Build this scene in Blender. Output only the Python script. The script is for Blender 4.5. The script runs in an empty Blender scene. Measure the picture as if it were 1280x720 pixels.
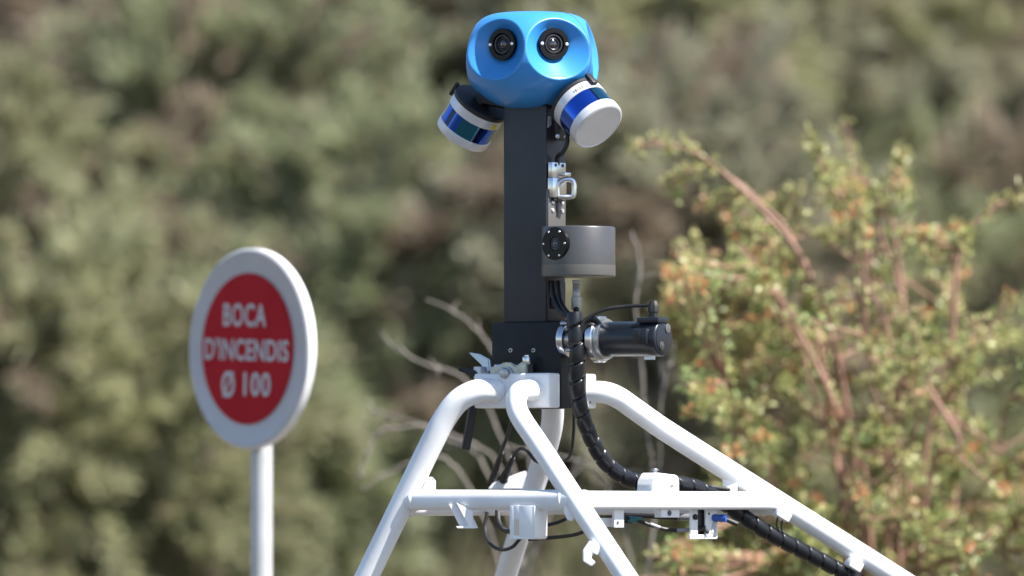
import bpy, bmesh, math, random
import numpy as np
from mathutils import Vector, Matrix
R = math.radians
rng = np.random.default_rng(7)
random.seed(7)
SC = bpy.context.scene
COL = SC.collection

# ------------------------------------------------------------------ camera, sky, sun, exposure
D = 12.0            # metres from the lens to the mast
M = 0.00145         # metres covered by one photo pixel at the mast
ZC = 2.1            # eye height of the camera
HZ = 625.0          # photo row of the horizon
cam = bpy.data.cameras.new('camera')
cam.sensor_width = 36.0
cam.lens = (D / M) * 36.0 / 1280.0
cam.shift_y = (HZ - 360.0) / 1280.0
cam.clip_start = 0.5
cam.clip_end = 1000.0
cam.dof.use_dof = True
cam.dof.focus_distance = D - 0.05
cam.dof.aperture_fstop = cam.lens / 106.0
camo = bpy.data.objects.new('camera', cam)
COL.objects.link(camo)
camo.location = (0, -D, ZC)
camo.rotation_euler = (R(90), 0, 0)
SC.camera = camo

SUN_AZ, SUN_EL = R(-27), R(51)
sdir = Vector((math.cos(SUN_EL) * math.cos(SUN_AZ), math.cos(SUN_EL) * math.sin(SUN_AZ), math.sin(SUN_EL)))
world = bpy.data.worlds.new('World')
SC.world = world
world.use_nodes = True
wn = world.node_tree.nodes
sky = wn.new('ShaderNodeTexSky')
sky.sky_type = 'NISHITA'
sky.sun_disc = False
sky.sun_elevation = SUN_EL
sky.sun_rotation = math.pi / 2 - SUN_AZ
sky.dust_density = 0.6
sky.ozone_density = 1.6
wn['Background'].inputs[1].default_value = 0.082
world.node_tree.links.new(sky.outputs[0], wn['Background'].inputs[0])
sl = bpy.data.lights.new('sun', 'SUN')
sl.energy = 4.8
sl.angle = R(0.53)
sl.color = (1.0, 0.955, 0.89)
slo = bpy.data.objects.new('sun', sl)
COL.objects.link(slo)
slo.location = (6, -4, 9)
slo.rotation_euler = sdir.to_track_quat('Z', 'Y').to_euler()
SC.view_settings.view_transform = 'Standard'
SC.view_settings.look = 'None'
SC.view_settings.gamma = 1.0
SC.view_settings.use_curve_mapping = False
SC.view_settings.exposure = 1.36
SC.render.engine = 'CYCLES'
SC.cycles.use_denoising = True
SC.cycles.max_bounces = 8
SC.cycles.sample_clamp_indirect = 8.0

# ------------------------------------------------------------------ materials
def mat(name, col, rough=0.5, metal=0.0, noise=0.0, nscale=30.0, bump=0.0, bscale=200.0, coat=0.0, spec=0.5, col2=None, aniso=0.0):
    m = bpy.data.materials.new(name)
    m.use_nodes = True
    nt = m.node_tree
    b = nt.nodes['Principled BSDF']
    b.inputs['Base Color'].default_value = (*col, 1)
    b.inputs['Roughness'].default_value = rough
    b.inputs['Metallic'].default_value = metal
    b.inputs['Coat Weight'].default_value = coat
    b.inputs['Coat Roughness'].default_value = 0.12
    b.inputs['Specular IOR Level'].default_value = spec
    b.inputs['Anisotropic'].default_value = aniso
    tc = nt.nodes.new('ShaderNodeTexCoord')
    if noise > 0 or col2:
        n = nt.nodes.new('ShaderNodeTexNoise')
        n.inputs['Scale'].default_value = nscale
        n.inputs['Detail'].default_value = 6
        nt.links.new(tc.outputs['Object'], n.inputs['Vector'])
        mx = nt.nodes.new('ShaderNodeMix')
        mx.data_type = 'RGBA'
        c2 = col2 if col2 else tuple(c * (1 - noise) for c in col)
        mx.inputs[6].default_value = (*col, 1)
        mx.inputs[7].default_value = (*c2, 1)
        rp = nt.nodes.new('ShaderNodeMapRange')
        rp.inputs[1].default_value = 0.42
        rp.inputs[2].default_value = 0.72
        nt.links.new(n.outputs[0], rp.inputs[0])
        nt.links.new(rp.outputs[0], mx.inputs[0])
        nt.links.new(mx.outputs[2], b.inputs['Base Color'])
        rr = nt.nodes.new('ShaderNodeMapRange')
        rr.inputs[3].default_value = rough * 0.85
        rr.inputs[4].default_value = min(1, rough * 1.2)
        nt.links.new(n.outputs[0], rr.inputs[0])
        nt.links.new(rr.outputs[0], b.inputs['Roughness'])
    if bump > 0:
        n2 = nt.nodes.new('ShaderNodeTexNoise')
        n2.inputs['Scale'].default_value = bscale
        n2.inputs['Detail'].default_value = 3
        nt.links.new(tc.outputs['Object'], n2.inputs['Vector'])
        bp = nt.nodes.new('ShaderNodeBump')
        bp.inputs['Strength'].default_value = bump
        bp.inputs['Distance'].default_value = 0.002
        nt.links.new(n2.outputs[0], bp.inputs['Height'])
        nt.links.new(bp.outputs[0], b.inputs['Normal'])
    return m

def leafmat(name, trans=0.3, rough=0.5, gloss=0.06):
    m = bpy.data.materials.new(name)
    m.use_nodes = True
    nt = m.node_tree
    nt.nodes.clear()
    o = nt.nodes.new('ShaderNodeOutputMaterial')
    at = nt.nodes.new('ShaderNodeAttribute')
    at.attribute_name = 'leafcol'
    d = nt.nodes.new('ShaderNodeBsdfDiffuse')
    t = nt.nodes.new('ShaderNodeBsdfTranslucent')
    g = nt.nodes.new('ShaderNodeBsdfGlossy')
    g.inputs['Roughness'].default_value = rough
    g.inputs['Color'].default_value = (1, 1, 1, 1)
    m1 = nt.nodes.new('ShaderNodeMixShader')
    m2 = nt.nodes.new('ShaderNodeMixShader')
    m1.inputs[0].default_value = trans
    m2.inputs[0].default_value = gloss
    L = nt.links.new
    L(at.outputs['Color'], d.inputs['Color'])
    L(at.outputs['Color'], t.inputs['Color'])
    L(d.outputs[0], m1.inputs[1]); L(t.outputs[0], m1.inputs[2])
    L(m1.outputs[0], m2.inputs[1]); L(g.outputs[0], m2.inputs[2])
    L(m2.outputs[0], o.inputs[0])
    return m

MAT = dict(
    white=mat('white_paint', (0.77, 0.785, 0.81), 0.34, noise=0.16, nscale=11, bump=0.06, bscale=90, coat=0.25),
    weld=mat('white_paint_worn', (0.70, 0.70, 0.71), 0.5, noise=0.35, nscale=45, bump=0.2, bscale=120),
    blue=mat('blue_shell', (0.034, 0.235, 0.60), 0.36, noise=0.06, nscale=25, bump=0.03, bscale=900, coat=0.15),
    mast=mat('anodised_charcoal', (0.022, 0.024, 0.030), 0.46, noise=0.22, nscale=18, bump=0.05, bscale=700),
    mast_side=mat('anodised_grey', (0.10, 0.105, 0.115), 0.42, metal=0.5, noise=0.2, nscale=20),
    block=mat('black_block', (0.007, 0.008, 0.011), 0.55, spec=0.35, noise=0.25, nscale=30, bump=0.06, bscale=500),
    rubber=mat('black_rubber', (0.012, 0.012, 0.013), 0.5, noise=0.3, nscale=60),
    loom=mat('spiral_wrap_plastic', (0.007, 0.008, 0.011), 0.33, spec=0.4, noise=0.3, nscale=40),
    motor=mat('motor_case', (0.014, 0.018, 0.026), 0.34, metal=0.2, noise=0.15, nscale=35, bump=0.04, bscale=600),
    steel=mat('machined_steel', (0.62, 0.63, 0.65), 0.22, metal=1.0, noise=0.2, nscale=50, aniso=0.3),
    zinc=mat('zinc_plated', (0.42, 0.44, 0.45), 0.34, metal=0.9, noise=0.3, nscale=60),
    alu=mat('silver_housing', (0.62, 0.63, 0.66), 0.36, metal=0.35, noise=0.08, nscale=30),
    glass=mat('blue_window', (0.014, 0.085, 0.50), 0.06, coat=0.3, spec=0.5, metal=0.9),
    glass_teal_reflect=mat('teal_window_reflection', (0.012, 0.13, 0.20), 0.06, coat=0.3, spec=0.5, metal=0.9),
    glass_dark_reflect=mat('dark_window_reflection', (0.004, 0.010, 0.05), 0.06, coat=0.3, metal=0.8),
    drum=mat('drum_grey', (0.085, 0.085, 0.088), 0.38, metal=0.45, noise=0.12, nscale=25, bump=0.04, bscale=700),
    drum2=mat('drum_band', (0.125, 0.122, 0.118), 0.42, metal=0.4, noise=0.1, nscale=25),
    lensblack=mat('lens_black', (0.003, 0.003, 0.0035), 0.35, spec=0.25),
    lensglass=mat('lens_glass', (0.004, 0.004, 0.006), 0.03, coat=1.0, spec=1.0),
    lensgrey=mat('lens_ring_grey', (0.045, 0.045, 0.052), 0.35, metal=0.6),
    screw=mat('bright_screw', (0.8, 0.8, 0.8), 0.2, metal=0.7),
    connector=mat('connector_grey', (0.33, 0.33, 0.34), 0.4, metal=0.5, noise=0.2, nscale=80),
    bluecon=mat('connector_blue', (0.03, 0.10, 0.42), 0.4),
    teal=mat('connector_teal', (0.02, 0.16, 0.17), 0.4),
    bluesteel=mat('lever_steel', (0.35, 0.45, 0.60), 0.25, metal=0.9),
    yellow=mat('yellow_sticker', (0.65, 0.55, 0.05), 0.5),
    ink=mat('grey_ink', (0.08, 0.08, 0.09), 0.6),
    sign_white=mat('sign_white', (0.47, 0.47, 0.485), 0.45, noise=0.08, nscale=9),
    sign_red=mat('sign_red', (0.40, 0.003, 0.012), 0.55, spec=0.15, noise=0.12, nscale=10),
    sign_alu=mat('sign_rim', (0.78, 0.78, 0.79), 0.4, metal=0.1, noise=0.1, nscale=12),
    galv=mat('pole_white', (0.46, 0.47, 0.48), 0.4, metal=0.1, noise=0.15, nscale=12, bump=0.1, bscale=50),
    redbark=mat('red_brown_bark', (0.31, 0.175, 0.125), 0.7, noise=0.4, nscale=20, bump=0.3, bscale=60),
    bark=mat('grey_bark', (0.20, 0.165, 0.135), 0.85, noise=0.45, nscale=12, bump=0.4, bscale=40),
    dead=mat('bleached_twig', (0.25, 0.22, 0.195), 0.8, noise=0.4, nscale=18, bump=0.3, bscale=60),
    soil=mat('dry_soil', (0.125, 0.098, 0.068), 0.95, nscale=1.6, bump=0.6, bscale=9, col2=(0.075, 0.072, 0.04)),
    asphalt=mat('asphalt', (0.05, 0.05, 0.052), 0.9, noise=0.3, nscale=5, bump=0.4, bscale=60),
    leaf=leafmat('shrub_leaf', 0.40, 0.5, 0.035),
    needle=leafmat('feathery_leaf', 0.52, 0.6, 0.02),
)

# ------------------------------------------------------------------ helpers
AL = R(33.0)
CA, SA = math.cos(AL), math.sin(AL)
HX = (669 - 640) * M      # hub centre of the rig

def W(px, py, Y=0.0):
    s = M * (D + Y) / D
    return Vector(((px - 640) * s, Y, ZC + (HZ - py) * s))

def RL(px, py, yl):
    """rig-frame point (x along hub face, y back, z up) seen at px, py with rig depth yl (m)"""
    x = 0.0
    for _ in range(12):
        Y = -x * SA + yl * CA
        X = (px - 640) * M * (D + Y) / D - HX
        x = (X - yl * SA) / CA
    return Vector((x, yl, ZC + (HZ - py) * M * (D + Y) / D))

def hz(py):
    return ZC + (HZ - py) * M

def crom(pts, n=8):
    P = [Vector(p) for p in pts]
    P = [P[0] * 2 - P[1]] + P + [P[-1] * 2 - P[-2]]
    out = []
    for i in range(1, len(P) - 2):
        for k in range(n):
            t = k / n
            a, b, c, d = P[i - 1], P[i], P[i + 1], P[i + 2]
            out.append(0.5 * ((2 * b) + (c - a) * t + (2 * a - 5 * b + 4 * c - d) * t * t + (-a + 3 * b - 3 * c + d) * t ** 3))
    out.append(P[-2].copy())
    return out

def frames(pts):
    """parallel transport frames"""
    n = len(pts)
    T = []
    for i in range(n):
        a = pts[max(0, i - 1)]; b = pts[min(n - 1, i + 1)]
        T.append((b - a).normalized())
    u = T[0].orthogonal().normalized()
    out = []
    for i in range(n):
        u = (u - T[i] * u.dot(T[i])).normalized()
        out.append((T[i], u.copy(), T[i].cross(u)))
    return out

class MB:
    def __init__(self):
        self.v = []; self.f = []; self.c = []
    def add(self, verts, faces):
        o = len(self.v)
        self.v += [Vector(p) for p in verts]
        self.f += [tuple(i + o for i in f) for f in faces]
        return self
    def box(self, c, size, rot=None, bev=0.0, seg=2):
        bm = bmesh.new()
        bmesh.ops.create_cube(bm, size=1.0)
        bmesh.ops.scale(bm, vec=size, verts=bm.verts)
        if bev > 0:
            bmesh.ops.bevel(bm, geom=bm.edges[:], offset=bev, segments=seg, affect='EDGES', profile=0.5)
        m = rot if rot is not None else Matrix.Identity(3)
        c = Vector(c)
        bm.verts.index_update()
        vs = [m @ v.co + c for v in bm.verts]
        fs = [[v.index for v in f.verts] for f in bm.faces]
        bm.free()
        return self.add(vs, fs)
    def prism(self, poly, t, M3=None, o=(0, 0, 0), bev=0.0):
        """polygon in local xy, thickness t along z (centred), through matrix M3 and origin o"""
        bm = bmesh.new()
        n = len(poly)
        a = [bm.verts.new((p[0], p[1], -t / 2)) for p in poly]
        b = [bm.verts.new((p[0], p[1], t / 2)) for p in poly]
        bm.faces.new(a[::-1]); bm.faces.new(b)
        for i in range(n):
            bm.faces.new((a[i], a[(i + 1) % n], b[(i + 1) % n], b[i]))
        bmesh.ops.recalc_face_normals(bm, faces=bm.faces)
        if bev > 0:
            bmesh.ops.bevel(bm, geom=bm.edges[:], offset=bev, segments=2, affect='EDGES')
        m = M3 if M3 is not None else Matrix.Identity(3)
        o = Vector(o)
        bm.verts.index_update()
        vs = [m @ v.co + o for v in bm.verts]
        fs = [[v.index for v in f.verts] for f in bm.faces]
        bm.free()
        return self.add(vs, fs)
    def tube(self, pts, r, n=16, power=2.0, cap=True, up=None):
        pts = [Vector(p) for p in pts]
        fr = frames(pts)
        rs = r if hasattr(r, '__len__') else [r] * len(pts)
        vs = []; fs = []
        for i, p in enumerate(pts):
            T, u, w = fr[i]
            if up is not None:
                u2 = Vector(up); u = (u2 - T * u2.dot(T)).normalized(); w = T.cross(u)
            for k in range(n):
                a = 2 * math.pi * (k + 0.5) / n
                ca, sa = math.cos(a), math.sin(a)
                q = (abs(ca) ** power + abs(sa) ** power) ** (-1 / power)
                vs.append(p + (u * ca + w * sa) * rs[i] * q)
        for i in range(len(pts) - 1):
            for k in range(n):
                k2 = (k + 1) % n
                fs.append((i * n + k, i * n + k2, (i + 1) * n + k2, (i + 1) * n + k))
        if cap:
            fs.append(tuple(range(n))[::-1])
            fs.append(tuple(range((len(pts) - 1) * n, len(pts) * n)))
        return self.add(vs, fs)
    def lathe(self, prof, o=(0, 0, 0), axis=(0, 0, 1), n=48, ref=None):
        """prof: (radius, distance along axis) pairs"""
        axis = Vector(axis).normalized(); o = Vector(o)
        u = Vector(ref).normalized() if ref is not None else axis.orthogonal().normalized()
        w = axis.cross(u)
        vs = []; fs = []
        for r, t in prof:
            for k in range(n):
                a = 2 * math.pi * k / n
                vs.append(o + axis * t + (u * math.cos(a) + w * math.sin(a)) * max(r, 1e-5))
        m = len(prof)
        for i in range(m - 1):
            for k in range(n):
                k2 = (k + 1) % n
                fs.append((i * n + k, i * n + k2, (i + 1) * n + k2, (i + 1) * n + k))
        if prof[0][0] > 1e-4: fs.append(tuple(range(n))[::-1])
        if prof[-1][0] > 1e-4: fs.append(tuple(range((m - 1) * n, m * n)))
        return self.add(vs, fs)
    def build(self, name, material, parent=None, off=None, label=None, sharp=35):
        me = bpy.data.meshes.new(name)
        off = Vector(off) if off is not None else Vector((0, 0, 0))
        me.from_pydata([tuple(p - off) for p in self.v], [], self.f)
        me.validate()
        bm = bmesh.new(); bm.from_mesh(me)
        bmesh.ops.recalc_face_normals(bm, faces=bm.faces)
        bm.to_mesh(me); bm.free()
        me.materials.append(MAT[material])
        me.shade_smooth()
        me.set_sharp_from_angle(angle=R(sharp))
        ob = bpy.data.objects.new(name, me)
        COL.objects.link(ob)
        if parent is not None: ob.parent = parent
        if label: ob['label'] = label
        return ob

def empty(name, loc, rz=0.0, label=None, cat=None, group=None):
    e = bpy.data.objects.new(name, None)
    e.empty_display_size = 0.05
    COL.objects.link(e)
    e.location = loc
    e.rotation_euler = (0, 0, rz)
    if label: e['label'] = label
    if cat: e['category'] = cat
    if group: e['group'] = group
    return e

def rig_empty(name, loc, label, cat, group=None):
    """an Empty in the rig's own axes; loc in rig coordinates"""
    x, y, z = loc
    w = (HX + x * CA + y * SA, -x * SA + y * CA, z)
    return empty(name, w, -AL, label, cat, group), Vector(loc)

def capprof(r, l, b):
    return [(0, 0), (r - b, 0), (r - b * 0.3, b * 0.3), (r, b), (r, l - b), (r - b * 0.3, l - b * 0.3), (r - b, l), (0, l)]

# ------------------------------------------------------------------ ground with the hillside behind
def ground_z(x, y):
    t = np.clip((y - 5.2) / 13.0, 0, 1)
    s = 6.6 * (t ** 1.05)
    n = 0.10 * np.sin(x * 1.7 + y * 0.6) * np.sin(y * 1.3 - x * 0.4) + 0.05 * np.sin(x * 4.1 + 1.2) * np.sin(y * 3.7)
    return s + n * np.clip((y - 3) / 4, 0, 1)

def axis_vals(lo, hi, dense_lo, dense_hi, step):
    a = list(np.arange(dense_lo, dense_hi + step, step))
    g = step
    p = dense_hi
    while p < hi:
        g *= 1.35; p += g; a.append(min(p, hi))
    g = step; p = dense_lo
    b = []
    while p > lo:
        g *= 1.35; p -= g; b.append(max(p, lo))
    return np.array(b[::-1] + a)
gx = axis_vals(-300, 300, -6, 6, 0.15)
gy = axis_vals(-120, 400, -1, 20, 0.15)
GX, GY = np.meshgrid(gx, gy)
GZ = ground_z(GX, GY)
nx, ny = len(gx), len(gy)
verts = np.stack([GX.ravel(), GY.ravel(), GZ.ravel()], 1)
idx = np.arange(nx * ny).reshape(ny, nx)
faces = np.stack([idx[:-1, :-1].ravel(), idx[:-1, 1:].ravel(), idx[1:, 1:].ravel(), idx[1:, :-1].ravel()], 1)
gme = bpy.data.meshes.new('ground')
gme.from_pydata(verts.tolist(), [], faces.tolist())
gme.materials.append(MAT['soil'])
gme.shade_smooth()
go = bpy.data.objects.new('ground', gme)
COL.objects.link(go)
go['kind'] = 'structure'

# asphalt road the carrier stands on (below the picture)
rd_ = MB()
for i in range(-20, 20):
    rd_.add([(i * 4, -9, .006), (i * 4 + 4, -9, .006), (i * 4 + 4, .55, .006), (i * 4, .55, .006)], [(0, 1, 2, 3)])
rd_.build('road', 'asphalt')['kind'] = 'structure'
# ------------------------------------------------------------------ vegetation
def leaves_mesh(name, pos, dirs, nrm, length, width, cols, material, parent, off, shape='leaf', kind=True):
    """many small leaves in one crown: each a folded lozenge; colours per leaf"""
    n = len(pos)
    d = dirs / np.linalg.norm(dirs, axis=1, keepdims=True)
    s = np.cross(d, nrm); s /= np.linalg.norm(s, axis=1, keepdims=True) + 1e-9
    u = np.cross(s, d)
    L = length[:, None]; Wd = width[:, None]
    if shape == 'leaf':
        p0 = pos
        p1 = pos + d * L * 0.45 + s * Wd * 0.5 + u * Wd * 0.12
        p2 = pos + d * L
        p3 = pos + d * L * 0.45 - s * Wd * 0.5 + u * Wd * 0.12
    else:
        p0 = pos - s * Wd * 0.3
        p1 = pos + s * Wd * 0.3
        p2 = pos + d * L + s * Wd * 0.5
        p3 = pos + d * L - s * Wd * 0.5
    V = np.stack([p0, p1, p2, p3], 1).reshape(-1, 3) - np.array(off)[None]
    me = bpy.data.meshes.new(name)
    me.vertices.add(4 * n); me.vertices.foreach_set('co', V.astype(np.float32).ravel())
    if shape == 'leaf':
        F = np.stack([np.arange(n) * 4, np.arange(n) * 4 + 1, np.arange(n) * 4 + 2, np.arange(n) * 4, np.arange(n) * 4 + 2, np.arange(n) * 4 + 3], 1).ravel()
        nf, k = 2 * n, 3
    else:
        F = np.arange(4 * n); nf, k = n, 4
    me.loops.add(len(F)); me.loops.foreach_set('vertex_index', F.astype(np.int32))
    me.polygons.add(nf)
    me.polygons.foreach_set('loop_start', (np.arange(nf) * k).astype(np.int32))
    me.update(calc_edges=True)
    at = me.color_attributes.new('leafcol', 'FLOAT_COLOR', 'POINT')
    c4 = np.concatenate([np.repeat(cols, 4, axis=0), np.ones((4 * n, 1))], 1).astype(np.float32)
    at.data.foreach_set('color', c4.ravel())
    me.materials.append(MAT[material])
    ob = bpy.data.objects.new(name, me)
    COL.objects.link(ob)
    ob.parent = parent
    ob['kind'] = 'stuff'
    return ob

def bez(a, b, c, n):
    t = np.linspace(0, 1, n)[:, None]
    return (1 - t) ** 2 * a + 2 * t * (1 - t) * b + t ** 2 * c

def randdir(n):
    v = rng.normal(size=(n, 3))
    return v / np.linalg.norm(v, axis=1, keepdims=True)

def feathery_shrub(name, label, px, py, Y, rx, rzz, tint, dry, n_twig, plume=110, dark=1.0):
    """a tamarisk-like bush: crown centre seen at px,py at depth Y; rx, rzz crown radii in metres"""
    c = np.array(W(px, py, Y))
    base = np.array((c[0] + rng.uniform(-.15, .15), Y + 0.1, 0.0))
    base[2] = float(ground_z(base[0], base[1])) - 0.05
    root = empty(name, base, 0, label, 'shrub', 'feathery shrubs on the bank')
    ry = rx * 0.75
    # limbs
    trunk = MB(); limbs = []
    fork = base + np.array((0, 0, max(0.12, 0.25 * (c[2] - base[2]))))
    for i in range(9):
        v = randdir(1)[0]; v[2] = abs(v[2]) * 0.8 - 0.25
        e = c + v * np.array((rx, ry, rzz)) * 0.72
        mid = (fork + e) / 2 + np.array((0, 0, 0.2 * rzz)) + randdir(1)[0] * 0.1 * rx
        pts = np.vstack([base[None] + randdir(1) * 0.02, bez(fork, mid, e, 9)])
        limbs.append(pts[2:])
        rr = np.linspace(0.03, 0.006, len(pts))
        trunk.tube([Vector(p) for p in pts], list(rr), 6)
    allp = np.vstack(limbs)
    trunk.build('trunk', 'bark', root, base)
    # sprays of twigs
    P = []; DR = []; CL = []; LN = []; WD = []
    twigs = MB()
    # clumps give the crown an uneven outline
    ncl = max(7, int(n_twig / 6))
    cv = randdir(ncl); 
    cpos = c + cv * np.array((rx, ry, rzz)) * rng.uniform(0.35, 1.05, (ncl, 1)) ** 0.5
    ctone = rng.uniform(0.78, 1.15, ncl)
    cdry = rng.random(ncl) < dry
    for i in range(n_twig):
        k = rng.integers(ncl)
        end = cpos[k] + rng.normal(size=3) * np.array((0.13, 0.13, 0.12)) * rx
        j = np.argmin(((allp - end) ** 2).sum(1) + 0.6 * np.maximum(0, allp[:, 2] - end[2]))
        st = allp[j]
        out = end - c; out /= np.linalg.norm(out) + 1e-6
        mid = (st + end) / 2 + np.array((0, 0, 0.10)) * rx
        droop = end + out * 0.20 * rx + np.array((rng.uniform(-.10, .10), 0, rng.uniform(-.08, .12)))
        pts = np.vstack([bez(st, mid, end, 5), bez(end, end + out * 0.1 * rx + np.array((0, 0, 0.03)), droop, 5)[1:]])
        if i % 3 == 0:
            twigs.tube([Vector(p) for p in pts], list(np.linspace(0.006, 0.002, len(pts))), 4, cap=False)
        # plume of thin leaves along the outer two thirds
        m = plume
        t = rng.beta(2.2, 1.3, m) * (len(pts) - 1)
        a = np.clip(t.astype(int), 0, len(pts) - 2); fr = (t - a)[:, None]
        pp = pts[a] * (1 - fr) + pts[a + 1] * fr
        dd = pts[a + 1] - pts[a]; dd /= np.linalg.norm(dd, axis=1, keepdims=True) + 1e-9
        d2 = dd * 0.9 + randdir(m) * 0.75 + np.array((0, 0, 0.15))
        pp = pp + randdir(m) * 0.015
        P.append(pp); DR.append(d2)
        LN.append(rng.uniform(0.03, 0.085, m)); WD.append(rng.uniform(0.007, 0.014, m))
        if cdry[k]:
            col = np.array((0.330, 0.270, 0.200))
        else:
            col = np.array(tint)
        tone = ctone[k] * rng.uniform(0.9, 1.1)
        cc = col[None] * tone * rng.uniform(0.75, 1.25, (m, 1)) * dark
        br = rng.random(m) < 0.10
        cc[br] = np.array((0.34, 0.27, 0.20)) * dark
        CL.append(cc)
    twigs.build('twig', 'bark', root, base)['kind'] = 'stuff'
    P = np.vstack(P); DR = np.vstack(DR); CL = np.vstack(CL)
    leaves_mesh('crown', P, DR, randdir(len(P)), np.concatenate(LN), np.concatenate(WD), CL, 'needle', root, base, shape='blade')
    return root

OL = (0.362, 0.366, 0.208)
GR = (0.320, 0.350, 0.205)
GG = (0.365, 0.360, 0.255)
DK = (0.330, 0.305, 0.215)
SHRUBS = [
    # label, px, py, Y, rx, rz, tint, dry share, twigs
    ('pale olive feathery shrub filling the lower left corner of the picture', 70, 560, 7.7, 0.66, 0.60, OL, 0.08, 360),
    ('light green feathery shrub along the left edge at mid height', 30, 320, 9.0, 0.66, 0.56, OL, 0.18, 320),
    ('dry brownish feathery shrub at the upper left corner', 120, 70, 10.2, 0.80, 0.56, DK, 0.60, 330),
    ('green feathery shrub directly above the round red sign', 300, 225, 9.4, 0.62, 0.56, GR, 0.10, 340),
    ('green feathery shrub behind the sign pole at the bottom', 260, 610, 8.3, 0.56, 0.54, GR, 0.06, 330),
    ('dark brown dry shrub at the top between sign and camera head', 450, 80, 10.8, 0.80, 0.56, DK, 0.50, 330),
    ('green feathery shrub between the sign and the dark mast', 430, 390, 8.8, 0.56, 0.54, GR, 0.18, 300),
    ('small sage green shrub showing between the sign and the black base block', 505, 440, 8.6, 0.36, 0.34, GR, 0.10, 170),
    ('bright green feathery shrub just left of the dark mast column', 575, 340, 9.3, 0.40, 0.42, GR, 0.05, 200),
    ('dark brown shrub seen below and left of the white frame legs', 480, 660, 9.2, 0.62, 0.42, DK, 0.60, 280),
    ('olive shrub at the top directly behind the blue camera head', 660, 80, 10.4, 0.72, 0.60, OL, 0.25, 300),
    ('grey green shrub at the top just right of the camera head', 850, 100, 10.0, 0.68, 0.62, GG, 0.12, 320),
    ('olive green shrub at the top above the orange flowered bush', 1040, 80, 10.4, 0.72, 0.56, OL, 0.12, 320),
    ('sage shrub at the top edge midway between camera head and right corner', 1130, 40, 10.1, 0.46, 0.46, GG, 0.06, 220),
    ('pale olive shrub a little right of the blue camera head', 845, 90, 9.5, 0.46, 0.50, OL, 0.10, 280),
    ('sage green shrub at the top above the left end of the flowered bush', 950, 60, 10.0, 0.50, 0.46, GG, 0.10, 240),
    ('grey green feathery shrub in the upper right corner', 1230, 120, 10.4, 0.70, 0.64, GG, 0.22, 330),
    ('shaded grey green shrub behind the grey drum sensor', 785, 310, 8.7, 0.58, 0.54, GG, 0.18, 300),
    ('dark shrub behind the legs of the white tubular frame', 740, 620, 9.4, 0.62, 0.48, DK, 0.35, 300),
    ('green shrub at the right edge behind the orange flowered bush', 1240, 420, 9.6, 0.66, 0.60, GR, 0.22, 300),
    ('olive shrub at the lower right behind the orange flowered bush', 1040, 590, 9.2, 0.70, 0.58, OL, 0.25, 320),
    ('olive shrub glimpsed deep between the green ones above the sign', 200, 400, 10.4, 0.70, 0.6, OL, 0.30, 260),
    ('brownish shrub glimpsed deep behind the left side of the mast', 560, 230, 11.4, 0.70, 0.6, DK, 0.50, 260),
    ('deep olive shrub glimpsed between mast and orange flowered bush', 940, 320, 10.0, 0.80, 0.7, GG, 0.25, 280),
]
for si_, (lab, px, py, Y, rx, rzz, tint, dry, nt_) in enumerate(SHRUBS):
    rng = np.random.default_rng(100 + si_)
    feathery_shrub('feathery_shrub', lab, px, py, Y, rx, rzz, tint, dry, int(nt_ * 1.3))

def slope_grass():
    n = 90000
    x = rng.uniform(-4.2, 4.2, n); y = rng.uniform(6.8, 14.5, n)
    z = ground_z(x, y)
    pos = np.stack([x, y, z - .01], 1)
    d = np.stack([rng.normal(size=n) * .35, rng.normal(size=n) * .35, np.ones(n)], 1)
    nr = np.stack([rng.normal(size=n) * .5, -np.ones(n), rng.normal(size=n) * .3], 1)
    pat = 0.5 + 0.5 * np.sin(x * 2.3 + 1.1 * np.sin(y * 1.9)) * np.sin(y * 2.1 + x)
    col = np.where((rng.random(n) < .35 + .4 * pat)[:, None], np.array((0.27, 0.27, 0.15))[None], np.array((0.27, 0.215, 0.15))[None]) * rng.uniform(.7, 1.2, (n, 1))
    root = leaves_mesh('dry_grass', pos, d, nr, rng.uniform(.18, .48, n), rng.uniform(.010, .018, n), col, 'needle', None, (0, 0, 0), shape='blade')
    root['label'] = 'tall pale dry grass on the bank between the shrubs'
    root['category'] = 'grass'
slope_grass()

rng = np.random.default_rng(21)
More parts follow.
